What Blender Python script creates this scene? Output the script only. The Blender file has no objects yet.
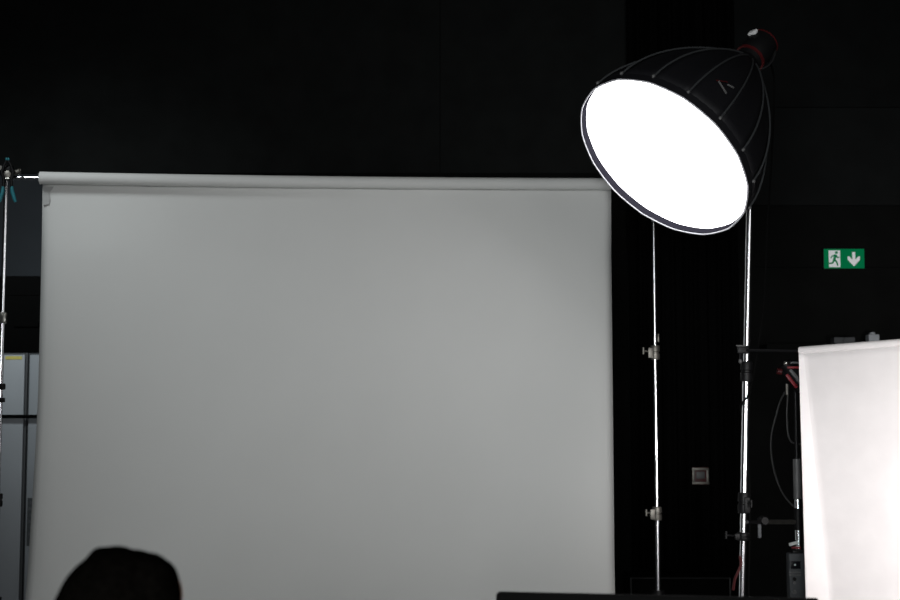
import bpy, bmesh, math, random
from mathutils import Vector, Matrix
random.seed(4)
PI = math.pi
scene = bpy.context.scene
col = scene.collection

# ------------------------------------------------------------------ camera
F = 1427.0                       # focal length in pixels of a 900 x 600 frame
PITCH = math.radians(5.0)
CAM = Vector((0, 0, 1.45))
cd = bpy.data.cameras.new('camera')
cam = bpy.data.objects.new('camera', cd); col.objects.link(cam)
cam.location = CAM
cam.rotation_euler = (PI/2 + PITCH, 0, 0)
cd.sensor_width = 36.0
cd.lens = 36.0*F/900.0
cd.dof.use_dof = True
cd.dof.focus_distance = 6.0
cd.dof.aperture_fstop = 4.6
cd.clip_end = 60
scene.camera = cam

# ------------------------------------------------------------------ world, lamps, exposure
w = bpy.data.worlds.new('world'); scene.world = w
w.use_nodes = True
w.node_tree.nodes['Background'].inputs[0].default_value = (0.8, 0.9, 1.0, 1)
w.node_tree.nodes['Background'].inputs[1].default_value = 0.002
vs = scene.view_settings
scene.display_settings.display_device = 'sRGB'
vs.view_transform = 'Standard'; vs.look = 'None'; vs.gamma = 1.0; vs.exposure = 0.0
vs.use_curve_mapping = False

def area_light(name, loc, target, size, power, colour=(1, 1, 1), spread=180, sy=None):
    l = bpy.data.lights.new(name, 'AREA')
    l.energy = power; l.color = colour; l.size = size
    if sy: l.shape = 'RECTANGLE'; l.size_y = sy
    else: l.shape = 'DISK'
    l.spread = math.radians(spread)
    o = bpy.data.objects.new(name, l); col.objects.link(o)
    o.location = loc
    o.rotation_euler = (Vector(target)-Vector(loc)).to_track_quat('-Z', 'Y').to_euler()
    return o
# key and product softboxes out of frame; fill and two overhead lights added for brightness
area_light('key_softbox_lamp', (2.75, -0.5, 3.4), (0.2, 6.8, 1.3), 1.9, 13, (1.0, 0.985, 0.965), 120)
area_light('added_fill_light', (-0.5, -1.5, 1.6), (1.05, 6.8, 1.95), 1.4, 34, (0.965, 0.99, 1.0), 62)  # unseen fill, added to lighten the softbox shadow on the grey paper
area_light('product_softbox_lamp', (2.25, 3.3, 1.25), (2.45, 5.7, 1.0), 0.5, 15.5, (1.0, 0.955, 0.945), 62)
area_light('added_overhead_light', (-2.75, 5.3, 4.1), (-2.75, 9.0, 2.7), 0.8, 6.0, (0.90, 0.98, 1.0), 44)  # unseen overhead light, added to brighten the lockers
area_light('added_overhead_light', (-2.5, 5.2, 4.2), (-1.75, 6.75, 2.4), 0.6, 2.8, (0.92, 0.98, 1.0), 55)  # second added light, lifts the top left of the grey paper

# ------------------------------------------------------------------ pixel -> world at a given depth Y
cp, sp = math.cos(PITCH), math.sin(PITCH)
def P(px, py, Y):
    x = (px-450)/F; y = (300-py)/F
    d = Vector((x, cp - y*sp, sp + y*cp))
    return CAM + d*(Y/d.y)
def px_m(Y): return Y/F          # metres per pixel at depth Y

# ------------------------------------------------------------------ materials
MATS = {}
def mat(name, rgb, rough=0.6, metal=0.0, var=0.06, scale=30.0, bump=0.0, spec=0.5, emit=None, estr=0.0, sheen=0.0, trans=0.0):
    if name in MATS: return MATS[name]
    m = bpy.data.materials.new(name); m.use_nodes = True
    nt = m.node_tree; b = nt.nodes['Principled BSDF']
    tc = nt.nodes.new('ShaderNodeTexCoord')
    n = nt.nodes.new('ShaderNodeTexNoise'); n.inputs['Scale'].default_value = scale; n.inputs['Detail'].default_value = 5
    nt.links.new(tc.outputs['Object'], n.inputs['Vector'])
    r = nt.nodes.new('ShaderNodeValToRGB')
    r.color_ramp.elements[0].position = 0.3; r.color_ramp.elements[1].position = 0.7
    r.color_ramp.elements[0].color = [c*(1-var) for c in rgb]+[1]
    r.color_ramp.elements[1].color = [min(1, c*(1+var)) for c in rgb]+[1]
    nt.links.new(n.outputs['Fac'], r.inputs['Fac'])
    nt.links.new(r.outputs['Color'], b.inputs['Base Color'])
    b.inputs['Roughness'].default_value = rough
    b.inputs['Metallic'].default_value = metal
    b.inputs['Specular IOR Level'].default_value = spec
    if sheen: b.inputs['Sheen Weight'].default_value = sheen
    if trans: b.inputs['Transmission Weight'].default_value = trans
    if emit:
        b.inputs['Emission Color'].default_value = list(emit)+[1]
        b.inputs['Emission Strength'].default_value = estr
    if bump:
        bp = nt.nodes.new('ShaderNodeBump'); bp.inputs['Strength'].default_value = bump; bp.inputs['Distance'].default_value = 0.004
        nt.links.new(n.outputs['Fac'], bp.inputs['Height']); nt.links.new(bp.outputs['Normal'], b.inputs['Normal'])
    MATS[name] = m
    return m

M_wall   = mat('black_wall_paint', (.0085, .0094, .0094), .85, scale=6, var=.15, spec=.08)
M_wall2  = mat('dull_black_board', (.0065, .0068, .0065), .9, scale=5, var=.15, spec=.06)
M_wall4  = mat('soft_black_board', (.0135, .0145, .0142), .9, scale=5, var=.15, spec=.06)
M_wall3  = mat('charcoal_board', (.0105, .0115, .0115), .85, scale=5, var=.12, spec=.08)
M_slate  = mat('slate_blue_board', (.034, .039, .045), .8, scale=4, var=.08, spec=.2)
M_drape  = mat('black_drape', (.003, .003, .003), .95, scale=60, var=.2, spec=.05)
M_floor  = mat('dark_floor', (.05, .05, .052), .6, scale=8, var=.2)
M_ceil   = mat('black_ceiling', (.015, .015, .015), .9, spec=.1)
M_paper  = mat('grey_paper', (.60, .605, .59), .85, scale=3, var=.012, spec=.2)
M_paper2 = mat('white_paper', (.86, .825, .82), .8, scale=9, var=.03, spec=.2, bump=.15)
M_tape   = mat('grey_tape', (.38, .385, .38), .7, spec=.2)
M_chrome = mat('chrome', (.86, .87, .90), .22, 1.0, scale=80, var=.03)
M_steel  = mat('dull_steel', (.42, .41, .38), .35, 1.0, var=.15)
M_castal = mat('cast_metal', (.20, .19, .17), .5, .8, var=.2)
M_blackm = mat('black_metal', (.005, .005, .0055), .45, .0, spec=.2)
M_blackp = mat('black_plastic', (.006, .006, .0065), .5, spec=.15)
M_edge   = mat('dark_metal_edge', (.02, .02, .02), .5)
M_case   = mat('matt_black_case', (.003, .003, .003), .9, spec=.05)
M_greyp  = mat('grey_plastic', (.10, .10, .10), .5)
M_fab    = mat('black_softbox_fabric', (.008, .008, .0095), .6, scale=120, var=.2, spec=.15)
M_rod    = mat('grey_rod_sleeve', (.038, .041, .043), .5, spec=.4)
M_lip    = mat('softbox_lining', (.016, .0155, .021), 1.0, spec=0.0)
M_pipe   = mat('white_piping', (.7, .7, .74), .6)
M_red    = mat('red_trim', (.22, .006, .012), .5)
M_redd   = mat('dark_red_trim', (.06, .004, .005), .5)
M_teal   = mat('teal_rubber', (.006, .14, .17), .55)
M_lock   = mat('grey_locker_paint', (.40, .43, .46), .5, scale=3, var=.04)
M_gap    = mat('dark_locker_body', (.05, .055, .06), .6)
M_yellow = mat('yellow_label', (.75, .66, .16), .6)
M_dkstk  = mat('dark_sticker', (.07, .08, .085), .6)
M_dkstk2 = mat('sticker_letter', (.13, .14, .15), .6)
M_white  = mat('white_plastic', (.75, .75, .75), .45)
M_green  = mat('sign_green', (.002, .10, .035), .9, spec=0.0, emit=(.0, .20, .07), estr=.42, var=.02)
M_signw  = mat('sign_white', (.7, .72, .72), .5, emit=(.8, .84, .84), estr=.30, var=.02)
M_skin   = mat('skin', (.55, .26, .18), .5, var=.05)
M_hair   = mat('black_hair', (.0016, .0014, .0012), .95, scale=90, var=.4, spec=.0, bump=.5)
M_shirt  = mat('dark_shirt', (.015, .015, .018), .9, scale=100, var=.2, spec=.1)
M_trous  = mat('dark_trousers', (.012, .014, .02), .9, spec=.1)
M_shoe   = mat('black_shoe', (.012, .012, .012), .5)
M_desk   = mat('black_desk', (.02, .02, .02), .5)
M_screen = mat('dark_screen', (.004, .0045, .007), .3, spec=.15)
M_bulb   = mat('diffuser_fabric', (.9, .9, .9), .8, emit=(1.0, .985, 1.0), estr=6.0, var=.0)

# ------------------------------------------------------------------ mesh builder
W = {}
class MB:
    def __init__(s): s.v = []; s.f = []
    def add(s, vs_, fs):
        k = len(s.v); s.v += [Vector(q) for q in vs_]; s.f += [tuple(i+k for i in f) for f in fs]; return s
    def box(s, c, size, rot=None):
        c = Vector(c); hx, hy, hz = [q/2 for q in size]
        pts = [Vector((x, y, z)) for x in (-hx, hx) for y in (-hy, hy) for z in (-hz, hz)]
        if rot is not None: pts = [rot @ p for p in pts]
        return s.add([c+p for p in pts], [(0,1,3,2),(4,6,7,5),(0,4,5,1),(2,3,7,6),(0,2,6,4),(1,5,7,3)])
    def tube(s, pts, r, n=12, caps=True):
        pts = [Vector(p) for p in pts]; m = len(pts)
        rs = r if isinstance(r, (list, tuple)) else [r]*m
        t0 = (pts[1]-pts[0]).normalized()
        u = t0.orthogonal().normalized(); rings = []
        for i, p in enumerate(pts):
            t = (pts[min(i+1, m-1)]-pts[max(i-1, 0)]).normalized()
            u = (u - t*u.dot(t)).normalized(); w_ = t.cross(u)
            rings += [p + (u*math.cos(2*PI*k/n)+w_*math.sin(2*PI*k/n))*rs[i] for k in range(n)]
        fs = [(i*n+k, i*n+(k+1) % n, (i+1)*n+(k+1) % n, (i+1)*n+k) for i in range(m-1) for k in range(n)]
        if caps: fs += [tuple(range(n))[::-1], tuple(range((m-1)*n, m*n))]
        return s.add(rings, fs)
    def lathe(s, o, axis, prof, n=24, caps=True):        # prof = [(distance along axis, radius)]
        axis = Vector(axis).normalized()
        o = Vector(o); u = axis.orthogonal().normalized(); w_ = axis.cross(u); rings = []
        for a, r in prof:
            rings += [o+axis*a+(u*math.cos(2*PI*k/n)+w_*math.sin(2*PI*k/n))*r for k in range(n)]
        m = len(prof)
        fs = [(i*n+k, i*n+(k+1) % n, (i+1)*n+(k+1) % n, (i+1)*n+k) for i in range(m-1) for k in range(n)]
        if caps: fs += [tuple(range(n))[::-1], tuple(range((m-1)*n, m*n))]
        return s.add(rings, fs)
    def ell(s, c, r, rot=None, nu=16, nv=10):
        c = Vector(c); pts = []
        for j in range(1, nv):
            for i in range(nu):
                a = PI*j/nv; b = 2*PI*i/nu
                p = Vector((r[0]*math.sin(a)*math.cos(b), r[1]*math.sin(a)*math.sin(b), r[2]*math.cos(a)))
                pts.append(p)
        pts += [Vector((0, 0, r[2])), Vector((0, 0, -r[2]))]
        if rot is not None: pts = [rot @ p for p in pts]
        fs = [(j*nu+i, (j+1)*nu+i, (j+1)*nu+(i+1) % nu, j*nu+(i+1) % nu) for j in range(nv-2) for i in range(nu)]
        T = (nv-1)*nu
        fs += [(T, i, (i+1) % nu) for i in range(nu)] + [(T+1, (nv-2)*nu+(i+1) % nu, (nv-2)*nu+i) for i in range(nu)]
        return s.add([c+p for p in pts], fs)
    def caps_chain(s, pts, rs, n=14):                    # tapered limb with round ends
        pts = [Vector(p) for p in pts]
        s.tube(pts, list(rs), n)
        for p, r in zip(pts, rs): s.ell(p, (r, r, r), nu=n, nv=8)
        return s
    def poly(s, pts, th):                                # extrude a planar outline by vector th
        n = len(pts); th = Vector(th); pts = [Vector(p) for p in pts]
        return s.add(pts+[p+th for p in pts], [tuple(range(n))[::-1], tuple(range(n, 2*n))]+[(i, (i+1) % n, n+(i+1) % n, n+i) for i in range(n)])
    def build(s, name, m, parent=None, smooth=True, bevel=0.0, origin=None, remesh=0.0, fix=True):
        me = bpy.data.meshes.new(name)
        if parent is not None: org = W[parent.name]
        elif origin is not None: org = Vector(origin)
        else:
            lo = Vector([min(v[i] for v in s.v) for i in range(3)]); hi = Vector([max(v[i] for v in s.v) for i in range(3)])
            org = Vector(((lo.x+hi.x)/2, (lo.y+hi.y)/2, lo.z))
        me.from_pydata([v-org for v in s.v], [], s.f); me.update()
        bm = bmesh.new(); bm.from_mesh(me)
        if fix: bmesh.ops.recalc_face_normals(bm, faces=bm.faces)
        if bevel:
            bmesh.ops.bevel(bm, geom=[e for e in bm.edges if len(e.link_faces) == 2 and e.calc_face_angle(0) > .8], offset=bevel, segments=2, affect='EDGES', profile=.5)
        bm.to_mesh(me); bm.free()
        o = bpy.data.objects.new(name, me); col.objects.link(o)
        if remesh:
            md = o.modifiers.new('r', 'REMESH'); md.mode = 'VOXEL'; md.voxel_size = remesh
            ms = o.modifiers.new('s', 'SMOOTH'); ms.factor = .5; ms.iterations = 6
            dg = bpy.context.evaluated_depsgraph_get()
            me2 = bpy.data.meshes.new_from_object(o.evaluated_get(dg)); o.modifiers.clear(); o.data = me2; me = me2
        if smooth:
            me.shade_smooth()
            if not remesh: me.set_sharp_from_angle(angle=.7)
        me.materials.clear(); me.materials.append(m)
        if parent is not None: o.parent = parent
        else: o.location = org
        W[o.name] = org
        return o

def thing(name, label, cat, loc, group=None):
    o = bpy.data.objects.new(name, None); col.objects.link(o)
    o.location = loc; o['label'] = label; o['category'] = cat; o.empty_display_size = .1
    if group: o['group'] = group
    W[o.name] = Vector(loc)
    return o
def tag(o, label, cat, group=None):
    o['label'] = label; o['category'] = cat
    if group: o['group'] = group
    return o
def struct(o): o['kind'] = 'structure'; return o

# ------------------------------------------------------------------ the setting
YB = 10.4
XL, XR, ZC = -5.2, 5.2, 5.0
struct(MB().box((0, 4.2, -.05), (XR-XL, 13.0, .1)).build('floor', M_floor, smooth=False))
struct(MB().box((0, 4.2, ZC+.05), (XR-XL, 13.0, .1)).build('ceiling', M_ceil, smooth=False))
wb = struct(MB().box((0, YB+.1, ZC/2), (XR-XL, .2, ZC)).build('wall_back', M_wall, smooth=False))
struct(MB().box((XL-.05, 4.2, ZC/2), (.1, 13.0, ZC)).build('wall_left', M_wall2, smooth=False))
struct(MB().box((XR+.05, 4.2, ZC/2), (.1, 13.0, ZC)).build('wall_right', M_wall2, smooth=False))
struct(MB().box((0, -2.35, ZC/2), (XR-XL, .1, ZC)).build('wall_front', M_wall2, smooth=False))
def zpx(py, Y=YB): return P(450, py, Y).z
def xpx(px, Y=YB, py=300): return P(px, py, Y).x
def board(x0, x1, z0, z1, m, th=.02):
    return MB().box(((x0+x1)/2, YB-th/2, (z0+z1)/2), (x1-x0-.006, th, z1-z0-.006)).build('wall_board', m, wb, smooth=False, bevel=.003)
xa, xb_ = xpx(628), xpx(736)
z1, z2, z3 = zpx(108), zpx(206), zpx(268)
xr2 = XR-.02
board(xb_, xr2, z1, ZC-.02, M_wall, .02)
board(xb_, xr2, z2, z1, M_wall3, .02)
board(xb_, xr2, z3, z2, M_wall2, .03)
board(xb_, xr2, .02, z3, M_wall2, .025)
zs = zpx(174)
board(xpx(-150), xpx(60), zpx(300), zs, M_slate, .02)
board(XL+.02, xpx(-150), .02, ZC-.02, M_wall2, .02)
board(xpx(-150), xpx(440), zs, ZC-.02, M_wall4, .02)
board(xpx(440), xa, zs, ZC-.02, M_wall4, .02)
board(xpx(60), xa, .02, zs, M_wall2, .02)
# black drape hanging between the boards
d = MB(); nx = 80; pts = []
for i in range(nx+1):
    x = xa+(xb_-xa)*i/nx
    yy = YB-.09+.03*math.sin(i*.55)+.012*math.sin(i*1.3+1)
    pts += [(x, yy, .02), (x, yy, ZC-.02)]
d.add(pts, [(2*i, 2*i+2, 2*i+3, 2*i+1) for i in range(nx)])
dr = d.build('stage_drape', M_drape)
dr.modifiers.new('s', 'SOLIDIFY').thickness = .004
tag(dr, 'narrow black stage drape hanging on the back wall behind the lit softbox', 'curtain')

# ------------------------------------------------------------------ grey seamless paper, its crossbar and stands
GA = P(40.0, 178.0, 6.70); GB = P(610.5, 184.2, 6.86)         # ends of the roll
gdir = (GB-GA).normalized(); gn = Vector((gdir.y, -gdir.x, 0)).normalized()   # faces the camera
bd = thing('paper_backdrop', 'wide light grey seamless paper hanging from a roll across the centre', 'backdrop', ((GA.x+GB.x)/2, (GA.y+GB.y)/2, 0))
RR = .030
rollp = []
N = 40
pts = [GA+(GB-GA)*i/N - Vector((0, 0, .006*4*(i/N)*(1-i/N))) for i in range(N+1)]
MB().tube(pts, RR, 28).build('paper_roll', M_paper, bd)
for E, sg in ((GA, -1), (GB, 1)):
    MB().lathe(E-gdir*sg*.002, gdir*sg, [(0, .020), (.006, .020)], 20).build('core_end', M_tape, bd)
# sheet falls from the back of the roll, sweeps out on the floor
SL = P(42.5, 186, 6.725); SRt = P(611, 189, 6.885)
ZT = GA.z-.004
sheet = MB(); nu, nv = 72, 90; vv = []
L = (SRt-SL); L.z = 0; Lw = L.length; ld = L.normalized()
zf = .006; Rs = .5
tot = (ZT-Rs) + Rs*PI/2 + .55
for j in range(nv+1):
    s_ = tot*j/nv
    if s_ < ZT-Rs: off, z = 0.0, ZT-s_
    elif s_ < ZT-Rs+Rs*PI/2:
        a = (s_-(ZT-Rs))/Rs; off = Rs-Rs*math.cos(a); z = Rs-Rs*math.sin(a)+zf
    else: off = Rs+(s_-(ZT-Rs)-Rs*PI/2); z = zf
    for i in range(nu+1):
        u = i/nu; h = max(0, min(1, (ZT-z)/1.2))
        amp = min(1, (ZT-z)/.35)*max(0, min(1, (z-.3)/.5))
        # gentle slack: long soft buckles near the top that die away downward
        wv = .010*math.sin(2*PI*(u*1.35+.15))*math.exp(-((ZT-z-.32)/.30)**2)
        wv += .012*math.exp(-((u-.93+.35*(ZT-z-.2))/.07)**2)*math.exp(-((ZT-z-.25)/.20)**2)
        wv += .008*math.exp(-((u-.62-.9*(ZT-z-.05))/.05)**2)*math.exp(-((ZT-z-.12)/.12)**2)
        wv += .006*math.sin(2*PI*(u*2.2+.4*h))*amp*.6
        edge = .030*(max(0, (.035-u)/.035)**2)*amp + .018*(max(0, (u-.97)/.03)**2)*amp   # margins curl back
        wid = 1.0 + .0015*h
        x = (u-.5)*wid+.5 - .011*(1-u)*max(0, (ZT-z-1.0)/.9)**1.3
        p = Vector((SL.x, SL.y, 0))+ld*(x*Lw)+gn*(off+wv*amp-edge)
        vv.append((p.x, p.y, z))
sheet.add(vv, [(j*(nu+1)+i, j*(nu+1)+i+1, (j+1)*(nu+1)+i+1, (j+1)*(nu+1)+i) for j in range(nv) for i in range(nu)])
so = sheet.build('paper_sheet', M_paper, bd); so.modifiers.new('s', 'SOLIDIFY').thickness = .0008
# torn strip of tape in the top left corner of the sheet
tp = [P(42.6, 186.5, 6.7215), P(54, 186.5, 6.723), P(51.5, 190, 6.723), P(49, 193, 6.7225), P(50, 199, 6.7225), P(49, 204, 6.7225), P(43.0, 205.5, 6.724)]
MB().poly([p+Vector((0, 0, 0)) for p in tp], (0, .0006, 0)).build('tape_strip', M_tape, bd, smooth=False)['label'] = 'torn grey tape strip at the corner'

barA = GA-gdir*.175; barB = GB+gdir*.21
cb = MB().tube([barA, barB], .009, 16).build('backdrop_crossbar', M_chrome)
tag(cb, 'thin chrome crossbar carrying the grey paper roll', 'pole')

def tripod(t, base, zhub, r, n=3, rot=.4, m=M_chrome, sp=.46):
    for k in range(n):
        a = rot+2*PI*k/n
        dv = Vector((math.cos(a), math.sin(a), 0))
        lg = MB().tube([base+dv*.03+Vector((0, 0, zhub)), base+dv*sp+Vector((0, 0, .014))], .0095, 10).build('leg', m, t)
        MB().lathe(base+dv*(sp-.005)+Vector((0, 0, .0)), (0, 0, 1), [(0, .016), (.03, .014)], 10).build('rubber_foot', M_blackp, lg)
        MB().tube([base+dv*.02+Vector((0, 0, .16)), base+dv*(sp*.57)+Vector((0, 0, zhub*.46))], .006, 8).build('brace', m, t)
    MB().lathe(base+Vector((0, 0, zhub-.04)), (0, 0, 1), [(0, r+.006), (0, r+.018), (.08, r+.018), (.08, r+.006)], 16).build('leg_hub', M_blackm, t)

def collar(t, c, r, h, m, knob_dir=None, kl=.05, tee=True, ax=(0, 0, 1)):
    ax = Vector(ax).normalized()
    c = Vector(c)
    cl = MB().lathe(c-ax*h/2, ax, [(0, r+.001), (0, r+.009), (h*.1, r+.011), (h*.42, r+.011), (h*.46, r+.007), (h*.54, r+.007), (h*.58, r+.011), (h*.9, r+.011), (h, r+.009), (h, r+.001)], 18).build('clamp_collar', m, t)
    if knob_dir is not None:
        k = Vector(knob_dir).normalized()
        b = MB().box(c+k*(r+.014)-ax*h*.08, (.022, .02, h*.75)).tube([c+k*r, c+k*(r+kl)], .0045, 10)
        b.build('knob_screw', m, cl, bevel=.002)
        if tee: MB().tube([c+k*(r+kl)-ax*.016, c+k*(r+kl)+ax*.016], .006, 10).build('tee_handle', m, cl)
    return cl

# right-hand stand of the grey backdrop
YS = 6.93
b0 = P(658.2, 600, YS); base = Vector((P(656, 425, YS).x, YS, 0))
st = thing('backdrop_stand', 'slim chrome stand behind the lit softbox at the right end of the grey paper', 'light stand', base, 'stands of the grey paper backdrop')
zt_ = barB.z+.03
def zs_(py): return P(656, py, YS).z
MB().tube([base+Vector((0, 0, .16)), base+Vector((0, 0, zs_(513)))], .0125, 20).build('lower_pole', M_chrome, st)
MB().tube([base+Vector((0, 0, zs_(513))), base+Vector((0, 0, zs_(352)))], .0110, 20).build('middle_pole', M_chrome, st)
MB().tube([base+Vector((0, 0, zs_(352))), base+Vector((0, 0, zt_))], .0095, 20).build('upper_pole', M_chrome, st)
collar(st, base+Vector((0, 0, zs_(352.5))), .0115, .068, M_castal, (-1, -.35, .12), .052)
collar(st, base+Vector((0, 0, zs_(513.5))), .0125, .064, M_castal, (-1, -.5, .1), .050)
MB().box(base+Vector((.016, -.006, zs_(338))), (.007, .012, .04)).build('bracket', M_castal, st, bevel=.002)
MB().lathe(base+Vector((0, 0, zt_-.05)), (0, 0, 1), [(0, .016), (.03, .02), (.06, .016)], 14).build('bar_socket', M_blackm, st)
tripod(st, base, .62, .0125, rot=0, sp=.30)

# left-hand stand of the grey backdrop
YL = 6.66
baseL = Vector((P(-.6, 425, YL).x, YL, 0))
stl = thing('backdrop_stand', 'slim chrome stand cut by the left picture edge beside the lockers', 'light stand', baseL, 'stands of the grey paper backdrop')
def zl_(py): return P(2, py, YL).z
ztl = barA.z-.02
MB().tube([baseL+Vector((0, 0, .16)), baseL+Vector((0, 0, zl_(497)))], .0135, 20).build('lower_pole', M_chrome, stl)
MB().tube([baseL+Vector((0, 0, zl_(497))), baseL+Vector((0, 0, zl_(318)))], .0115, 20).build('middle_pole', M_chrome, stl)
MB().tube([baseL+Vector((0, 0, zl_(318))), baseL+Vector((0, 0, ztl))], .0095, 20).build('upper_pole', M_chrome, stl)
collar(stl, baseL+Vector((0, 0, zl_(318))), .0110, .05, M_steel, (.5, -.8, 0), .03, False)
collar(stl, baseL+Vector((0, 0, zl_(386.5))), .0110, .028, M_blackm, (.6, -.7, 0), .03, False)
collar(stl, baseL+Vector((0, 0, zl_(400))), .0110, .022, M_blackm, (.6, -.7, 0), .03, False)
collar(stl, baseL+Vector((0, 0, zl_(500))), .0130, .06, M_blackm, (.5, -.8, 0), .03, False)
tripod(stl, baseL, .62, .0125, rot=PI, sp=.28)
hd = MB().lathe(P(7.5, 170, YL-.02)-Vector((.04, 0, 0)), (1, 0, 0), [(0, .020), (.01, .026), (.055, .026), (.065, .02)], 18).build('bar_clamp', M_blackm, stl)
MB().lathe(P(7.5, 175, YL-.035), (0, -1, 0), [(0, .020), (.012, .020), (.016, .014)], 14).build('clamp_knob', M_castal, hd)
MB().lathe(P(14, 173, YL-.02), (1, -.1, .25), [(0, .011), (.03, .011)], 12).build('clamp_bolt', M_castal, hd)
MB().lathe(P(18, 171.6, YL+.0), gdir, [(0, .013), (.014, .013)], 14).build('bar_collar', M_castal, hd)
MB().lathe(P(1.5, 169, YL-.03), (0, -1, 0), [(0, .012), (.03, .012)], 12).build('clamp_bolt', M_castal, hd)

# spring clamp with teal handles gripping the bar on the left stand
yc = YL-.06
sc = thing('spring_clamp', 'black spring clamp with teal handles on the left crossbar end', 'clamp', P(7.5, 202, yc))
for sgn in (-1, 1):
    q = [P(7.5+sgn*x, y, yc-.004*sgn) for x, y in ((.6, 160), (3.2, 165), (6.0, 172), (3.6, 179), (3.9, 186), (4.6, 190))]
    MB().tube(q, [.004, .006, .008, .008, .007, .006], 10).build('clamp_arm', M_blackm, sc)
    q = [P(7.5+sgn*x, y, yc-.004*sgn) for x, y in ((4.2, 186.5), (4.9, 192), (6.4, 197), (8.0, 202))]
    MB().tube(q, [.007, .009, .0085, .0065], 10).build('handle', M_teal, sc)['label'] = 'teal rubber handle'
    MB().ell(P(7.5+sgn*.9, 159.3, yc-.004*sgn), (.0055, .006, .008)).build('jaw_pad', M_teal, sc)
MB().tube([P(5.5, 179, yc-.012), P(9.5, 179, yc-.012)], .008, 12).build('spring', M_steel, sc)

# ------------------------------------------------------------------ lit parabolic softbox
YD = 5.8
C0 = P(662.0, 159.0, YD)
v = (C0-CAM).normalized()
rt = v.cross(Vector((0, -sp, cp))).normalized(); up = rt.cross(v).normalized()
ct = .592; snn = math.sqrt(1-ct*ct)
phi = math.radians(41.3)
nrm = (-v*ct + (rt*(-math.sin(phi)) + up*(-math.cos(phi)))*snn).normalized()   # where the disc faces
bk = -nrm
e1 = (rt*math.cos(phi)-up*math.sin(phi)).normalized(); e2 = bk.cross(e1).normalized()
RF = 96.8*px_m((C0-CAM).dot(Vector((0, cp, sp))))
ROT = Matrix((e1, e2, bk)).transposed()
sl = thing('studio_softbox', 'round black parabolic softbox with glowing white front tilted down to the left', 'softbox', C0)
sl.rotation_euler = ROT.to_euler()
W[sl.name] = Vector((0, 0, 0))                      # children are modelled in the lamp's own frame, z pointing back
NS = 16; H0 = .036; ZD = .66; RB = .060
def prof(u): return H0+(ZD-H0)*u, RB+(RF*1.01-RB)*(1-u**1.66)**.95
def ang(k): return 2*PI*(k+.41)/NS
# fabric panels between the rods
pm = MB(); nr, na = 14, 6; pv = []
for j in range(nr+1):
    z, r = prof(j/nr)
    for i in range(na+1):
        t = i/na; a = -PI/NS+2*PI/NS*t
        fac = math.cos(PI/NS)/math.cos(a); fac += (1-fac)*.65*max(0, 1-j/5)
        chord = r*fac
        scal = 1-.02*math.sin(PI*t)*math.sin(PI*min(1, j/nr*1.1)) if j < nr else 1
        pv.append((chord*scal*math.cos(a), chord*scal*math.sin(a), z))
pm.add(pv, [(j*(na+1)+i, j*(na+1)+i+1, (j+1)*(na+1)+i+1, (j+1)*(na+1)+i) for j in range(nr) for i in range(na)])
panel0 = pm.build('fabric_panel', M_fab, sl)
panel0.modifiers.new('s', 'SOLIDIFY').thickness = .002
rm = MB().tube([(prof(j/14)[1]+.004, 0, prof(j/14)[0]) for j in range(15)], [.0042]*15, 8)
rod0 = rm.build('rod_sleeve', M_rod, sl)
tip0 = MB().ell((RF*1.015+.004, 0, H0-.004), (.007, .007, .009), nu=10, nv=6).build('rod_tip', M_greyp, rod0)
skm = MB(); sko = MB()
a0 = PI/NS
def ringpt(r, a, z): return (r*math.cos(a), r*math.sin(a), z)
for k in range(NS):
    A = ang(k)
    if k == 0:
        panel0.rotation_euler = (0, 0, A+a0); rod0.rotation_euler = (0, 0, A)
    else:
        p = panel0.copy(); col.objects.link(p); p.parent = sl; p.rotation_euler = (0, 0, A+a0)
        r = rod0.copy(); col.objects.link(r); r.parent = sl; r.rotation_euler = (0, 0, A)
        tq = tip0.copy(); col.objects.link(tq); tq.parent = r
    A2 = A+2*a0
    for m_ in range(4):
        t0, t1 = m_/4, (m_+1)/4
        q = []
        for t in (t0, t1):
            aa = A+2*a0*t; fc = math.cos(a0)/math.cos(aa-A-a0); fc += (1-fc)*.65
            q.append(Vector(ringpt(RF*1.01*fc, aa, 0)))
        i1, i0 = q[0], q[1]
        f = 1-.006/RF
        zz = Vector((0, 0, H0+.002))
        sko.add([i1, i0, i0+zz, i1+zz], [(0, 1, 2, 3)])
        skm.add([i1*f, i0*f, i0*f+zz, i1*f+zz], [(0, 3, 2, 1)])
skm.build('skirt_lining', M_lip, sl, fix=False); sko.build('skirt', M_fab, sl, fix=False)
ring = [Vector(ringpt(RF*1.008, ang(k), -.002)) for k in range(NS)]
rp = []
for k in range(NS):
    a, b = ring[k], ring[(k+1) % NS]
    for t in range(6):
        aa = ang(k)+2*a0*t/6; fc = math.cos(a0)/math.cos(aa-ang(k)-a0); fc += (1-fc)*.65
        rp.append(Vector(ringpt(RF*1.008*fc, aa, -.002)))
MB().tube(rp+[rp[0]], .0032, 8, caps=False).build('edge_piping', M_pipe, sl)
# diffuser: a taut white cloth, slightly domed
dm = MB(); dv = [(0, 0, H0-.018)]; nr2 = 8; na2 = 96
for j in range(1, nr2+1):
    for i in range(na2):
        a = 2*PI*i/na2; t = (a/(2*PI)*NS-.41) % 1.0
        pr = math.cos(a0)/math.cos((t-.5)*2*a0); pr += (1-pr)*.65
        dv.append((RF*.995*j/nr2*pr*math.cos(a), RF*.995*j/nr2*pr*math.sin(a), H0-.018+.012*(j/nr2)**2))
dm.add(dv, [(0, 1+i, 1+(i+1) % na2) for i in range(na2)]+[(1+(j-1)*na2+i, 1+j*na2+i, 1+j*na2+(i+1) % na2, 1+(j-1)*na2+(i+1) % na2) for j in range(1, nr2) for i in range(na2)])
do = dm.build('diffuser', M_bulb, sl, fix=False); do['label'] = 'glowing white diffuser cloth'
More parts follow.
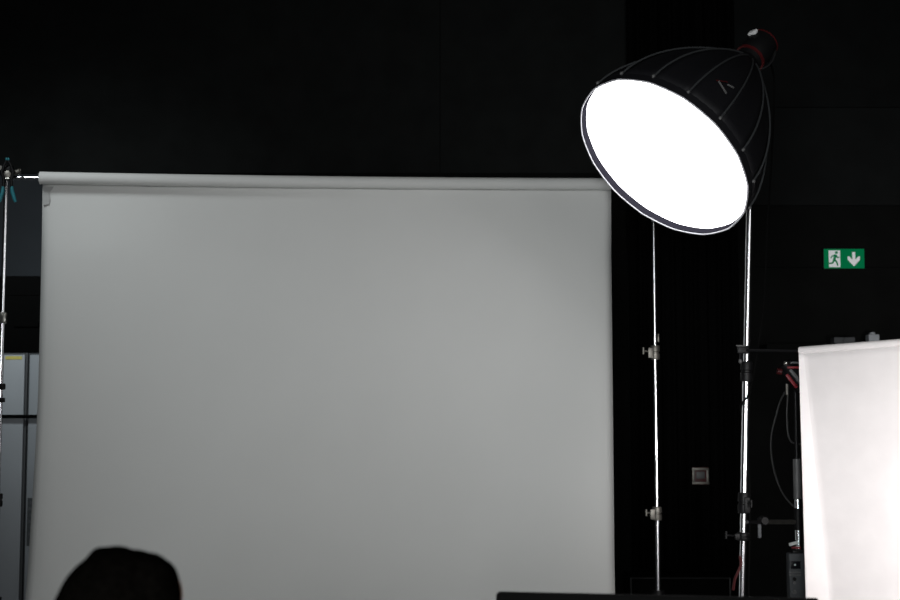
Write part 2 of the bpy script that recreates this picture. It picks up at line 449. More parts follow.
# speed ring and lamp head
MB().lathe((0, 0, ZD-.02), (0, 0, 1), [(0, RB-.004), (0, RB+.008), (.03, RB+.008), (.04, RB), (.04, RB-.004)], 32).build('speed_ring', M_blackm, sl)
hs = MB().lathe((0, 0, ZD), (0, 0, 1), [(0, .03), (0, .058), (.05, .060), (.06, .066), (.17, .066), (.185, .058), (.185, .02)], 28).build('lamp_housing', M_blackp, sl)
MB().lathe((0, 0, ZD+.045), (0, 0, 1), [(0, .060), (0, .0685), (.010, .0685), (.010, .060)], 28).build('red_ring', M_redd, hs)
MB().lathe((0, 0, ZD+.165), (0, 0, 1), [(0, .060), (0, .0685), (.006, .0685), (.006, .060)], 28).build('red_ring', M_redd, hs)
def inv(wv): return ROT.inverted() @ (Vector(wv)-C0)
upl = ROT.inverted() @ Vector((0, 0, 1)); upl.z = 0; upl.normalize()
sdl = Vector((0, 0, 1)).cross(upl)
MB().box(Vector((0, 0, ZD+.145))+upl*.070+sdl*.0, (.045, .018, .03), Matrix((sdl, upl, Vector((0, 0, 1)))).transposed()).build('highlight_block', M_white, hs, bevel=.008)  # white block standing in for the specular highlight on the housing
MB().lathe(Vector((0, 0, ZD+.175))+upl*.02, upl*.3+Vector((0, 0, 1)), [(0, .012), (.02, .012), (.024, .008)], 14).build('rear_knob', M_greyp, hs)
# faint lettering fragment on a side panel (a slanted V with a red mark)
def on_dome(px, py):
    # intersect the pixel ray with the dome in lamp space
    o = inv(CAM); dd = ROT.inverted() @ (P(px, py, 6.0)-CAM).normalized()
    best = None; t = 4.8
    while t < 7.2:
        p = o+dd*t
        if H0 < p.z < ZD:
            u = (p.z-H0)/(ZD-H0)
            if math.hypot(p.x, p.y) <= prof(u)[1]*.985: best = p; break
        t += .002
    return best
def mark(pix, m, name, wd):
    q = [on_dome(*a) for a in pix]
    if any(x is None for x in q): return
    q = [x*1.0+Vector((x.x, x.y, 0)).normalized()*.004 for x in q]
    MB().tube(q, wd, 6).build(name, m, sl)
mark([(718.5, 82), (722, 87.5), (726, 94)], M_greyp, 'printed_letter', .0042)
mark([(727, 85), (730, 86.5), (733, 88)], M_greyp, 'printed_letter', .0036)
mark([(716, 81), (721, 81.5), (727, 82.5)], M_redd, 'printed_mark', .0022)

# ------------------------------------------------------------------ heavy stand carrying the softbox
YP = 6.27
fx = C0+bk*(ZD+.11)                                   # centre of the lamp head
pb = P(742.0, 600, YP); pt = P(752.2, 72, YP)
pdir = (pt-pb).normalized()
pf = pb-pdir*((pb.z-.12)/pdir.z)
base2 = Vector((pf.x, pf.y, 0))
ss = thing('softbox_stand', 'heavy chrome stand with black collars leaning under the lit softbox', 'light stand', base2)
def onp(py):
    t = (P(450, py, YP).z-pb.z)/pdir.z; return pb+pdir*t
ztop = min(fx.z-.09, 3.05)
top = pb+pdir*((ztop-pb.z)/pdir.z)
MB().tube([pf, onp(536)], .0145, 24).build('lower_pole', M_chrome, ss)
MB().tube([onp(536), onp(503)], .0155, 24).build('lower_sleeve', M_chrome, ss)
MB().tube([onp(503), onp(372)], .0175, 24).build('middle_pole', M_chrome, ss)
MB().tube([onp(372), top], .0160, 24).build('upper_pole', M_chrome, ss)
collar(ss, onp(371.5), .0165, .088, M_blackm, None, ax=pdir)
collar(ss, onp(503), .0165, .090, M_blackm, (.3, -1, 0), .05, True, ax=pdir)
collar(ss, onp(536.5), .0165, .036, M_blackm, (-1, -.4, .1), .07, True, ax=pdir)
tripod(ss, base2, .50, .015, rot=.1, m=M_steel)
# yoke from the pole top to the lamp head
side = Vector((e1.x, e1.y, 0)).normalized()
yk = MB().tube([top-Vector((0, 0, .03)), top+Vector((0, 0, .02)), fx-Vector((0, 0, .085))], .016, 14).build('yoke_stem', M_blackm, ss)
q = [fx+side*(.078*math.sin(a))-Vector((0, 0, .085*math.cos(a))) for a in [math.radians(x) for x in range(-95, 96, 19)]]
MB().tube(q, .008, 8).build('yoke', M_blackm, ss)
# power cable looping down from the lamp head and winding round the pole
cpts = [fx+Vector((.05, .03, -.03)), P(774, 80, 6.35), P(772, 150, 6.36), P(768, 215, 6.36), P(764, 300, 6.34), P(756, 360, 6.32)]
cpts += [onp(388)+Vector((.02, -.0, 0)), onp(394)+Vector((.012, -.024, 0)), onp(402)+Vector((-.016, -.022, 0)), onp(408)+Vector((-.022, .012, 0)),
         onp(430)+Vector((.004, .028, 0)), onp(480)+Vector((.024, .006, 0)), onp(560)+Vector((.028, .0, 0)), onp(600)+Vector((.03, .0, 0)), base2+Vector((.06, -.06, .3)), base2+Vector((.12, -.12, .012)), base2+Vector((.5, -.1, .009))]
def smooth_path(p, n=8):
    p = [Vector(x) for x in p]; out = []
    for i in range(len(p)-1):
        a = p[max(i-1, 0)]; b = p[i]; c = p[i+1]; e = p[min(i+2, len(p)-1)]
        for k in range(n):
            t = k/n
            out.append(.5*((2*b)+(c-a)*t+(2*a-5*b+4*c-e)*t*t+(3*b-a-3*c+e)*t**3))
    return out+[p[-1]]
cab = MB().tube(smooth_path(cpts), .0045, 8).build('power_cable', M_case)
tag(cab, 'black power cable winding down the softbox stand', 'cable')
rs = MB().tube(smooth_path([onp(556)+Vector((-.018, -.02, 0)), P(741, 564, 6.24), P(738, 572, 6.23), P(735, 579, 6.23), P(733, 590, 6.24)]), .006, 8).build('red_strap', M_redd)
tag(rs, 'dark red strap dangling low beside the softbox stand', 'strap')

# ------------------------------------------------------------------ white paper sweep on the right
WA = P(800.0, 350.0, 6.10)
ang2 = math.radians(40)
wd_ = Vector((math.cos(ang2), -math.sin(ang2), math.sin(math.radians(2.2))))
wn = Vector((-math.sin(ang2), -math.cos(ang2), 0))
wt = thing('white_paper_sweep', 'brightly lit white paper sweep with a curled edge at the right', 'backdrop', WA+Vector((.45, -.4, -WA.z)))
LW = 1.1
MB().tube([WA-wd_*.0+Vector((0, 0, -.004)), WA+wd_*LW+Vector((0, 0, -.004))], .018, 20).build('paper_roll', M_paper2, wt)
ws = MB(); nu, nv = 60, 70; vv = []
zt2 = WA.z-.012
tot = (zt2-.3)+.3*PI/2+.5
for j in range(nv+1):
    s_ = tot*j/nv
    zoff = 0
    if s_ < zt2-.3: off, z = 0.0, zt2-s_
    elif s_ < zt2-.3+.3*PI/2:
        a = (s_-(zt2-.3))/.3; off = .3-.3*math.cos(a); z = .3-.3*math.sin(a)+.005
    else: off = .3+(s_-(zt2-.3)-.3*PI/2); z = .005
    h = min(1, (zt2-z)/1.0)
    fw = .021+.080*h      # width of the curled margin
    hinge = .022+.095*h
    for i in range(nu+1):
        # the first 12 columns make up the curled margin
        if i <= 12:
            t = 1-i/12                      # 1 at the free edge
            lx = hinge-fw*t*.766; fwd = fw*t*.643
        else:
            lx = hinge+(LW-hinge)*(i-12)/(nu-12); fwd = .002*math.sin(lx*9+z*3)*h
        zz = z+(lx*math.sin(math.radians(2.2)) if off == 0 else 0)*max(0, min(1, (z-.3)/1.0))
        p = WA+Vector((wd_.x, wd_.y, 0))*lx+wn*(off+fwd+.012)
        vv.append((p.x, p.y, zz))
ws.add(vv, [(j*(nu+1)+i, j*(nu+1)+i+1, (j+1)*(nu+1)+i+1, (j+1)*(nu+1)+i) for j in range(nv) for i in range(nu)])
wo = ws.build('paper_sheet', M_paper2, wt); wo.modifiers.new('s', 'SOLIDIFY').thickness = .0006
bar2a = onp(350.5)+Vector((-.02, -.034, 0)); bar2b = WA+wd_*(LW+.12)+Vector((0, 0, -.004))
b2 = MB().tube([bar2a, WA+Vector((0, 0, -.004)), bar2b], .0075, 12).build('sweep_crossbar', M_blackm)
tag(b2, 'thin black bar between the softbox stand and the white paper', 'pole')
# clamp holding that bar to the stand
kc = onp(350)
sg = thing('pipe_clamp', 'small black pipe clamp on the softbox stand holding the thin bar', 'clamp', kc+Vector((-.02, -.03, -.03)))
MB().box(kc+Vector((-.024, -.036, .0)), (.05, .022, .034)).build('clamp_body', M_blackm, sg, bevel=.004)
MB().box(kc+Vector((-.034, -.045, .016)), (.045, .012, .006)).build('jaw', M_greyp, sg, bevel=.002)
hn = MB().tube([kc+Vector((-.036, -.04, -.01)), kc+Vector((-.04, -.05, -.05))], .006, 8).build('handle', M_blackm, sg)
MB().ell(kc+Vector((-.040, -.052, -.052)), (.008, .008, .010)).build('knob', M_greyp, hn)
# free stand for the far end of the bar
e_ = Vector((bar2b.x-.02, bar2b.y, 0))
s3 = thing('paper_stand', 'black stand at the outer end of the white paper sweep', 'light stand', e_)
MB().tube([e_+Vector((0, 0, .16)), e_+Vector((0, 0, bar2b.z+.03))], .012, 14).build('pole', M_blackm, s3)
tripod(s3, e_, .5, .012, m=M_blackm)

# ------------------------------------------------------------------ strobe, its stand, pack and grip arm behind the white paper
YK = 6.55
kb = Vector((P(796, 425, YK).x, YK, 0))
ks = thing('strobe_stand', 'dark grey stand half hidden by the curled edge of the white paper', 'light stand', kb)
def zk(py): return P(796, py, YK).z
MB().tube([kb+Vector((0, 0, .1)), kb+Vector((0, 0, zk(540)))], .013, 16).build('lower_pole', M_chrome, ks)
MB().tube([kb+Vector((0, 0, zk(540))), kb+Vector((0, 0, zk(530)))], .0165, 16).build('chrome_ring', M_chrome, ks)
MB().tube([kb+Vector((0, 0, zk(530))), kb+Vector((0, 0, zk(508)))], .0185, 16).build('sleeve', M_blackp, ks)
MB().tube([kb+Vector((0, 0, zk(508))), kb+Vector((0, 0, zk(499)))], .0165, 16).build('chrome_ring', M_chrome, ks)
MB().tube([kb+Vector((0, 0, zk(499))), kb+Vector((0, 0, zk(459)))], .0185, 16).build('upper_sleeve', M_greyp, ks)
MB().tube([kb+Vector((0, 0, zk(459))), kb+Vector((0, 0, zk(392)))], .009, 16).build('upper_pole', M_blackm, ks)
MB().box(P(793.5, 543.5, YK-.03), (.042, .012, .014), Matrix.Rotation(-.25, 3, 'Y')).build('flip_lever', M_white, ks, bevel=.003)
tripod(ks, kb, .36, .013, m=M_blackm)
# strobe head
sh = thing('studio_strobe', 'small grey and red studio strobe peeking out left of the white paper', 'strobe', P(792, 392, YK))
dz = Matrix.Rotation(math.radians(-38), 3, 'Y')
ctr = P(795, 376, YK)
MB().lathe(ctr-(dz @ Vector((0, 0, .075))), dz @ Vector((0, 0, 1)), [(0, .030), (.01, .040), (.11, .040), (.12, .034), (.15, .034)], 22).build('body', M_blackp, sh)
MB().box(P(791.5, 381, YK-.043), (.016, .012, .075), dz).build('red_stripe', M_red, sh, bevel=.003)
MB().box(P(796, 377, YK-.046), (.016, .010, .085), dz).build('grey_stripe', M_greyp, sh, bevel=.003)
MB().box(P(795, 367.5, YK-.05), (.07, .014, .011)).build('red_band', M_red, sh, bevel=.003)
MB().box(P(796, 362.8, YK-.05), (.055, .016, .010)).build('handle', M_greyp, sh, bevel=.003)
MB().ell(P(786, 363.2, YK-.055), (.012, .012, .011)).build('tilt_knob', M_steel, sh)
MB().lathe(P(781.5, 372, YK-.02), (-1, 0, .2), [(0, .014), (.02, .014)], 14).build('side_knob', M_redd, sh)
MB().tube([P(787, 384, YK-.02), P(787, 395, YK-.02)], .007, 10).build('socket_pin', M_castal, sh)
for nm, lab, pp in (('sync_cable', 'thin dark cable hanging in a long curve from the strobe head', [(785, 392), (780, 402), (776, 416), (772, 432), (771, 450), (774, 470), (781, 490), (790, 503), (797, 508)]),
                    ('lamp_cable', 'dark cable looping from the strobe head towards the white paper', [(788, 394), (787, 410), (787.5, 428), (790, 440), (797, 444), (806, 444)])):
    tag(MB().tube(smooth_path([P(x, y, YK+.01) for x, y in pp]), .0042, 8).build(nm, M_edge), lab, 'cable')
# grip arm between the softbox stand and the strobe stand
ga = thing('grip_arm', 'short horizontal grey grip arm with a round knob beside the softbox stand', 'grip arm', P(763, 530, 6.4))
g1 = P(763, 522, 6.33); g2 = P(794, 522, YK-.02)
MB().tube([g1, g2], .010, 12).build('rod', M_castal, ga)
MB().tube([onp(522)+Vector((.016, -.01, 0)), g1], .008, 12).build('stub', M_blackm, ga)
MB().lathe(g1+Vector((0, .02, .006)), (.1, -1, 0), [(0, .022), (.035, .022), (.045, .016)], 18).build('grip_head', M_blackp, ga)
MB().box(P(759.4, 531, 6.31), (.016, .016, .062)).build('tightening_lever', M_gap, ga, bevel=.005)
# power pack hung on the strobe stand
pk = thing('power_pack', 'dark grey power pack with small display hanging below the strobe stand', 'battery pack', P(796, 612, YK-.05))
pc = P(797, 577, YK-.055)
bd_ = MB().box(pc, (.082, .06, .215)).build('case', M_gap, pk, bevel=.006)
MB().box(P(797, 551.5, YK-.055), (.05, .05, .014)).build('hanging_hook', M_blackm, pk, bevel=.003)
MB().box(P(796, 547.6, YK-.06), (.04, .02, .008)).build('red_tab', M_red, pk, bevel=.002)
MB().box(P(795.5, 565, YK-.087), (.045, .004, .034)).build('display', M_screen, pk, bevel=.001)
MB().box(P(795.0, 564.8, YK-.090), (.008, .003, .008)).build('display_digit', M_white, pk, smooth=False)
for yy in (572.4, 575): MB().box(P(795, yy, YK-.087), (.054, .004, .006)).build('vent_slot', M_greyp, pk, bevel=.001)
for yy, r in ((579, .009), (583, .006), (592, .010)): MB().lathe(P(794.3, yy, YK-.084), (0, -1, 0), [(0, r), (.008, r*.9)], 14).build('button', M_greyp if yy > 580 else M_blackp, pk)

# ------------------------------------------------------------------ exit sign on the back wall
x0, x1 = xpx(825.1, YB-.065), xpx(865.4, YB-.065); zt, zb = zpx(248.9, YB-.065), zpx(268.3, YB-.065)
yS = YB-.035
ex = thing('exit_sign', 'green emergency exit sign with running figure and down arrow', 'exit sign', ((x0+x1)/2, yS, zb))
MB().box(((x0+x1)/2, yS+.001, (zt+zb)/2), (x1-x0+.012, .050, zt-zb+.012)).build('sign_case', M_blackp, ex, bevel=.003)
yF = yS-.026
MB().box(((x0+x1)/2, yF, (zt+zb)/2), (x1-x0, .006, zt-zb)).build('sign_face', M_green, ex, smooth=False)
Ws, Hs = x1-x0, zt-zb
def S(u, t): return Vector((x0+u*Ws, yF-.0035, zb+t*Hs))       # u right, t up, 0..1
def spoly(pts, name, m, lift=0.0, th=.002): return MB().poly([S(*p)-Vector((0, lift, 0)) for p in pts], (0, -th, 0)).build(name, m, ex, smooth=False)
spoly([(.115, .06), (.40, .06), (.40, .92), (.115, .92)], 'doorway_panel', M_signw)
spoly([(.70, .84), (.775, .84), (.775, .44), (.86, .63), (.89, .60), (.89, .44), (.7375, .10), (.585, .44), (.585, .60), (.615, .63), (.70, .44)], 'down_arrow', M_signw)
man = MB()
def sh_(pts): man.poly([S(*p)-Vector((0, .002, 0)) for p in pts], (0, -.002, 0))
def limb(a, b, w1, w2):
    a = Vector((a[0]*Ws, a[1]*Hs)); b = Vector((b[0]*Ws, b[1]*Hs)); n = (b-a).normalized(); n = Vector((-n.y, n.x))
    q = [a+n*w1*Hs, b+n*w2*Hs, b-n*w2*Hs, a-n*w1*Hs]
    sh_([(p.x/Ws, p.y/Hs) for p in q])
sh_([(.305+.035*math.cos(t*PI/6), .81+.07*math.sin(t*PI/6)) for t in range(12)])
limb((.285, .70), (.245, .42), .075, .06)
limb((.285, .70), (.20, .62), .035, .03); limb((.20, .64), (.165, .52), .03, .025)
limb((.29, .68), (.335, .54), .03, .03); limb((.33, .55), (.385, .57), .03, .025)
limb((.25, .44), (.205, .27), .05, .04); limb((.215, .27), (.10, .25), .04, .035)
limb((.25, .44), (.31, .33), .05, .04); limb((.305, .34), (.335, .13), .04, .035)
man.build('running_figure', M_green, ex, smooth=False)
ex.children[0].parent = ex

# wall switch plate
wp = thing('wall_switch', 'small square wall switch plate between the two chrome stands', 'switch', P(700.3, 485, YB-.12))
YW = YB-.13
sc_ = px_m(YW)
cW = P(700.5, 476, YW)
MB().box(cW+Vector((0, .012, 0)), (.118, .02, .125)).build('back_plate', M_redd, wp, bevel=.004)
for dx, dz_, sx, sz in ((0, .050, .122, .018), (0, -.050, .122, .018), (-.050, 0, .018, .1), (.050, 0, .018, .1)):
    MB().box(cW+Vector((dx, -.004, dz_)), (sx, .012, sz)).build('frame_side', M_castal, wp, bevel=.003)
MB().box(cW+Vector((0, -.004, .006)), (.062, .012, .05)).build('rocker', M_greyp, wp, bevel=.003)
MB().box(cW+Vector((0, .06, 0)), (.08, .08, .08)).build('wall_box', M_blackp, wp)

# small dark things standing on the ledge behind the white paper
YG = 10.1
zled = P(850, 343.5, YG).z
lg = MB().box((P(880, 343, YG).x, YG+.14, zled-.02), (1.6, .26, .04)).build('wall_shelf', M_wall2, bevel=.004, smooth=False)
tag(lg, 'black wall shelf just above the top of the white paper', 'shelf')
o = MB().box(P(845, 340.2, YG)+Vector((0, .06, 0)), (.15, .1, .045)).lathe(P(845, 340.2, YG)+Vector((0, .01, 0)), (0, -1, 0), [(0, .015), (.01, .015)], 12).build('flat_case', M_gap, bevel=.004, smooth=False)
tag(o, 'low dark grey case lying on the wall shelf', 'case')
o = MB().box(P(875, 338.8, YG)+Vector((0, .06, 0)), (.075, .08, .066)).lathe(P(875, 336, YG)+Vector((0, .06, .0)), (0, 0, 1), [(0, .02), (.03, .02)], 12).build('small_box', M_lock, bevel=.004, smooth=False)
tag(o, 'small grey box on the wall shelf, rightmost above the white paper', 'box')

# flight case low between the stands
YC = 8.6
f0 = P(631, 578, YC); f1 = P(730, 578, YC); fz = f0.z
fc = thing('flight_case', 'low black equipment case with thin metal edging behind the stands', 'case', ((f0.x+f1.x)/2, YC+.2, 0))
MB().box(((f0.x+f1.x)/2, YC+.2, fz/2+.03), (f1.x-f0.x, .4, fz-.06)).build('case_body', M_case, fc, bevel=.006)
for a, b in (((f0.x, fz), (f1.x, fz)), ((f0.x, fz), (f0.x, .07)), ((f1.x, fz), (f1.x, .07)), ((f0.x, .07), (f1.x, .07))):
    MB().tube([(a[0], YC, a[1]), (b[0], YC, b[1])], .0045, 6).build('metal_edge', M_edge, fc)
for x in (f0.x+.06, f1.x-.06):
    for y in (YC+.06, YC+.34): MB().lathe((x-.012, y, .031), (1, 0, 0), [(0, .03), (.024, .03)], 14).build('castor', M_blackp, fc)
MB().box(((f0.x+f1.x)/2, YC-.006, fz*.7), (.12, .012, .05)).build('latch', M_case, fc, bevel=.003)

# ------------------------------------------------------------------ lockers at the left
YK2 = 9.0
zlk = P(20, 352.5, YK2).z
def locker(xl, xr, label):
    t = thing('locker', label, 'locker', ((xl+xr)/2, YK2+.25, 0), 'grey lockers by the left picture edge')
    MB().box(((xl+xr)/2, YK2+.27, zlk/2), (xr-xl, .46, zlk)).build('carcass', M_gap, t, bevel=.004)
    d_ = MB().box(((xl+xr)/2, YK2+.03, zlk/2+.03), (xr-xl-.026, .024, zlk-.085)).build('door', M_lock, t, bevel=.006)
    for k in range(4):
        MB().box(((xl+xr)/2-.05, YK2+.016, .35+k*.03), (.14, .006, .008)).build('vent_slot', M_gap, d_)
    return t, d_
xm = xpx(24, YK2, 440)
t1, d1 = locker(xm-.40, xm, 'grey locker with a yellow sticker beside the left chrome stand')
t2, d2 = locker(xm+.004, xm+.404, 'grey locker with a dark vertical sticker half hidden by the grey paper')
q0 = P(5.5, 357.8, YK2+.016); q1 = P(22, 357.8, YK2+.016)
MB().box((q0+q1)/2, (q1.x-q0.x, .003, .020)).build('sticker', M_yellow, d1, smooth=False)['label'] = 'yellow sticker strip'
q0 = P(31.5, 498, YK2+.016); q1 = P(30.5, 546, YK2+.016)
stk = MB().box((q0+q1)/2, (.05, .003, q0.z-q1.z)).build('sticker', M_dkstk, d2, smooth=False); stk['label'] = 'dark vertical sticker'
for k in range(7):
    c_ = q0.lerp(q1, (k+.7)/7.6)+Vector((.004*(-1)**k, -.003, 0))
    MB().box(c_, (.022, .003, .018)).build('sticker_mark', M_dkstk2, d2, smooth=False)
lb = thing('locking_bar', 'thin black horizontal bar running across the two grey lockers', 'bar', P(20, 416.5, YK2-.03))
c1 = P(-30, 416.5, YK2-.02); c2 = P(60, 416.5, YK2-.02)
MB().box((c1+c2)/2, (c2.x-c1.x, .03, .022)).build('rail', M_case, lb, bevel=.004)
for c_ in (c1, c2): MB().box(c_+Vector((.02 if c_ is c1 else -.02, .026, 0)), (.03, .026, .03)).build('bracket', M_blackm, lb, bevel=.002)
# black case on top of the lockers
ztc = P(20, 275.5, YK2+.02).z
tc_ = thing('storage_case', 'tall black storage case standing on top of the grey lockers', 'case', (xm+.05, YK2+.27, zlk))
MB().box((xm+.05, YK2+.27, (zlk+ztc)/2+.002), (.78, .42, ztc-zlk)).build('case_body', M_case, tc_, bevel=.01)
MB().box((xm-.02, YK2+.052, zlk+.18), (.16, .02, .03)).build('handle', M_case, tc_, bevel=.005)
MB().box((xm+.05, YK2+.058, ztc-.12), (.78, .006, .006)).build('lid_rim', M_case, tc_, bevel=.001)

# ------------------------------------------------------------------ desk, monitor
dk = thing('desk', 'black work desk under the dark monitor', 'desk', (.2, 3.0, 0))
MB().box((.2, 3.0, .665), (2.3, .85, .03)).build('desk_top', M_desk, dk, bevel=.004)
for x in (-.88, 1.28):
    for y in (2.64, 3.36): MB().box((x, y, .325), (.05, .05, .65)).build('leg', M_blackm, dk, bevel=.004)
YM = 3.12
m0 = P(496, 593.0, YM+.06); m1 = P(819, 599.8, YM-.07)
mn = thing('monitor', 'wide dark monitor whose top edge shows along the bottom edge', 'monitor', ((m0.x+m1.x)/2, YM+.06, .68))
mdir = (m1-m0); tiltm = math.atan2(-mdir.y, mdir.x)
mw = mdir.length; mh = .30
Rm = Matrix.Rotation(-tiltm, 3, 'Z')
ctm = (m0+m1)/2
fw = Rm @ Vector((0, -1, 0))
zc = (m0.z+m1.z)/2-mh/2
cen = Vector((ctm.x, ctm.y, zc))-fw*.018
Rm2 = Rm @ Matrix.Rotation(math.atan2(m0.z-m1.z, mw), 3, 'Y')
MB().box(cen, (mw, .036, mh), Rm2).build('monitor_body', M_case, mn, bevel=.004)
MB().box(cen+fw*.019+Vector((0, 0, -.004)), (mw-.02, .003, mh-.028), Rm2).build('screen', M_screen, mn, smooth=False)
MB().box(Vector((cen.x, cen.y, .80))-fw*.05, (.06, .03, .24), Rm).box(Vector((cen.x, cen.y, zc))-fw*.03, (.1, .03, .1), Rm).build('neck', M_blackm, mn, bevel=.004)
MB().box(Vector((cen.x, cen.y, .686))-fw*.04, (.26, .2, .012), Rm).build('foot', M_blackm, mn, bevel=.004)

# ------------------------------------------------------------------ seated person seen from behind, head turned to the right
YH = 2.15
hx = P(121, 575, YH).x; hz = P(121, 546.5, YH).z           # crown height
px0 = Vector((hx, YH, 0))
pe = thing('person', 'person with black hair and dark shirt seated with back to the camera', 'person', px0+Vector((0, 0, .47)))
yaw = math.radians(-48)
Rh = Matrix.Rotation(yaw, 3, 'Z')                      # local +Y = facing direction
hc = px0+Vector((.004, .01, hz-.118))                  # centre of the skull
def HL(x, y, z): return hc+Rh @ Vector((x, y, z))
bm_ = MB()
bm_.ell(HL(0, -.012, .015), (.074, .092, .092), Rh, 24, 16)          # cranium
bm_.ell(HL(0, .030, -.035), (.058, .062, .085), Rh, 20, 14)          # face
bm_.ell(HL(0, .050, -.100), (.030, .030, .022), Rh)                  # chin
bm_.ell(HL(0, .042, .042), (.057, .048, .052), Rh, 20, 14)          # forehead
bm_.ell(HL(0, .068, .005), (.050, .020, .018), Rh)                   # brow
bm_.caps_chain([HL(0, .084, -.005), HL(0, .098, -.030), HL(0, .106, -.044)], [.008, .010, .013])
for s_ in (-1, 1):
    bm_.ell(HL(.014*s_, .092, -.048), (.009, .010, .008), Rh)        # nostril wings
    bm_.ell(HL(.036*s_, .062, -.035), (.020, .020, .020), Rh)        # cheeks
    bm_.ell(HL(.076*s_, -.008, -.020), (.008, .018, .030), Rh @ Matrix.Rotation(.25*s_, 3, 'Z'))   # ears
bm_.ell(HL(0, .088, -.070), (.022, .010, .006), Rh); bm_.ell(HL(0, .087, -.081), (.019, .010, .007), Rh)
def B(x, y, z): return px0+Vector((x, y, z))
bm_.caps_chain([B(0, .01, hz-.16), B(0, -.01, .985), B(0, -.02, .93)], [.052, .055, .075])
bm_.caps_chain([B(0, -.02, .90), B(0, -.03, .78), B(0, -.01, .62), B(0, 0, .55)], [.115, .118, .112, .118], 18)
for s_ in (-1, 1):
    bm_.caps_chain([B(.06*s_, -.02, .93), B(.15*s_, -.015, .915)], [.055, .058])
    bm_.caps_chain([B(.165*s_, -.01, .905), B(.215*s_, .07, .715)], [.052, .042])
    wr = B(.15*s_, .36, .712)
    bm_.caps_chain([B(.215*s_, .07, .715), B(.19*s_, .20, .716), wr], [.042, .036, .026])
    pl = wr+Vector((-.012*s_, .075, -.006))
    bm_.ell(wr+Vector((-.006*s_, .045, -.004)), (.038, .055, .016))
    for k, (fxk, ln, sp_) in enumerate(((-.030, .070, -.10), (-.010, .082, -.02), (.010, .077, .05), (.029, .060, .14))):
        r0 = wr+Vector((fxk, .075, .0)); dr_ = Vector((sp_, 1, 0)).normalized()
        bm_.caps_chain([r0, r0+dr_*ln*.42+Vector((0, 0, .008)), r0+dr_*ln*.75+Vector((0, 0, .001)), r0+dr_*ln+Vector((0, 0, -.010))], [.0095, .0088, .0080, .0070], 10)
    r0 = wr+Vector((-.026*s_, .018, -.002))
    bm_.caps_chain([r0, r0+Vector((-.024*s_, .026, .002)), r0+Vector((-.032*s_, .055, -.008))], [.012, .010, .008], 10)
    bm_.caps_chain([B(.085*s_, .0, .555), B(.105*s_, .25, .56), B(.11*s_, .43, .53)], [.088, .074, .058])
    bm_.caps_chain([B(.11*s_, .43, .53), B(.11*s_, .40, .34), B(.11*s_, .40, .10)], [.055, .052, .036])
    bm_.caps_chain([B(.11*s_, .385, .055), B(.115*s_, .50, .040), B(.118*s_, .57, .032)], [.036, .034, .026])
bm_.build('body', M_skin, pe, remesh=.0055)
for s_ in (-1, 1):
    e = MB().ell(HL(.029*s_, .072, -.018), (.0125, .0125, .0125), Rh).build('eye', M_white, pe)
    MB().ell(HL(.029*s_, .0805, -.018), (.006, .005, .006), Rh).build('iris', M_blackp, e)
# hair: a full cap with a raised tuft at the crown, hairline free at the right temple
hr = MB()
def PH(px, py, dy=0): return P(px, py, YH+dy)
k_ = px_m(YH)
hr.ell(PH(117, 617, .0), (61*k_, .100, 67*k_), None, 28, 18)
hr.ell(PH(104, 565, .01), (15*k_, .045, 19*k_), Matrix.Rotation(-.5, 3, 'Y'))
hr.ell(PH(117, 565, .01), (26*k_, .05, 19*k_), Matrix.Rotation(.12, 3, 'Y'))
hr.ell(PH(136, 572, .01), (28*k_, .05, 22*k_), Matrix.Rotation(.25, 3, 'Y'))
hr.ell(PH(148, 578, .0), (23*k_, .06, 25*k_))
hr.ell(PH(154, 598, -.01), (26.3*k_, .06, 39*k_))
hr.ell(PH(158, 585, -.01), (20*k_, .06, 26*k_))
hr.ell(PH(84, 596, .0), (24*k_, .06, 34*k_), Matrix.Rotation(.35, 3, 'Y'))
hr.ell(PH(72, 625, .0), (20*k_, .06, 44*k_))
hr.ell(PH(112, 650, -.035), (50*k_, .06, 58*k_))
hob = hr.build('hair', M_hair, pe, remesh=.004)
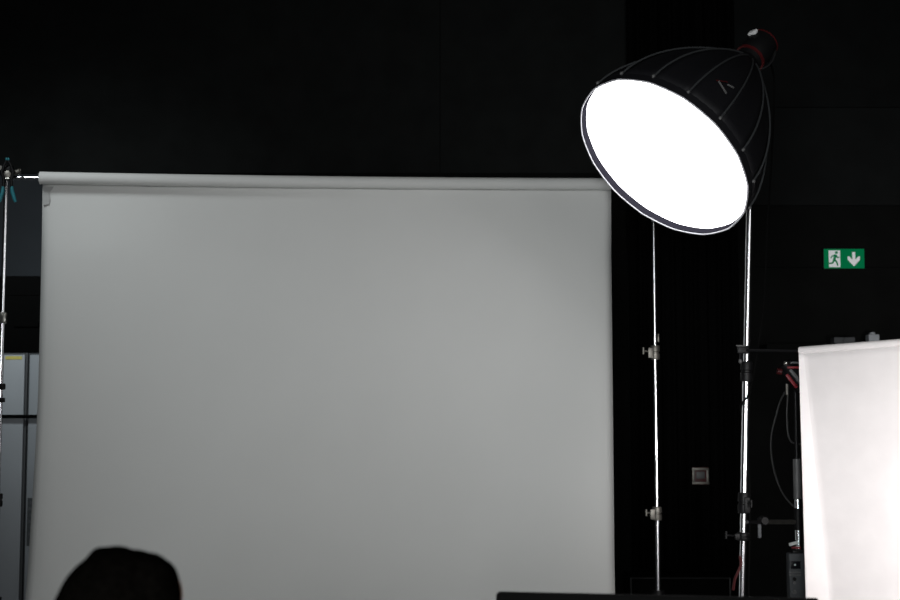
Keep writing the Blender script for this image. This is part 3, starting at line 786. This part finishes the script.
# forehead skin showing past the hairline is part of the body; shirt, trousers and shoes follow it
sm = MB()
sm.caps_chain([B(0, -.02, .965), B(0, -.02, .93)], [.066, .082])
sm.caps_chain([B(0, -.02, .90), B(0, -.03, .78), B(0, -.01, .62), B(0, 0, .55)], [.126, .130, .126, .128], 18)
for s_ in (-1, 1):
    sm.caps_chain([B(.06*s_, -.02, .93), B(.15*s_, -.015, .915)], [.064, .068])
    sm.caps_chain([B(.165*s_, -.01, .905), B(.215*s_, .07, .725)], [.063, .052])
    sm.caps_chain([B(.215*s_, .07, .730), B(.19*s_, .20, .728), B(.160*s_, .32, .724)], [.052, .044, .036])
sm.build('shirt', M_shirt, pe, remesh=.007)
tm = MB()
tm.caps_chain([B(-.06, 0, .575), B(.06, 0, .575)], [.118, .118])
for s_ in (-1, 1):
    tm.caps_chain([B(.085*s_, .0, .565), B(.105*s_, .25, .562), B(.11*s_, .43, .53)], [.097, .082, .067])
    tm.caps_chain([B(.11*s_, .43, .53), B(.11*s_, .40, .34), B(.11*s_, .40, .12)], [.064, .062, .055])
    s_o = MB().caps_chain([B(.11*s_, .375, .055), B(.115*s_, .49, .046), B(.118*s_, .58, .038)], [.046, .044, .036]).build('shoe', M_shoe, pe, remesh=.006)
tm.build('trousers', M_trous, pe, remesh=.007)
# stool under the person
sto = thing('stool', 'round black swivel stool under the seated person', 'stool', px0)
MB().lathe(px0+Vector((0, 0, .40)), (0, 0, 1), [(0, .15), (0, .19), (.02, .20), (.05, .195), (.06, .17)], 28).build('seat', M_blackp, sto)
MB().tube([px0+Vector((0, 0, .08)), px0+Vector((0, 0, .41))], .025, 14).build('column', M_chrome, sto)
for k in range(5):
    a = 2*PI*k/5+.3; dv_ = Vector((math.cos(a), math.sin(a), 0))
    lgk = MB().tube([px0+Vector((0, 0, .09)), px0+dv_*.27+Vector((0, 0, .06))], [.02, .014], 10).build('leg', M_blackm, sto)
    MB().lathe(px0+dv_*.27+Vector((-.01, 0, .028)), (1, 0, 0), [(0, .027), (.02, .027)], 12).build('castor', M_blackp, lgk)
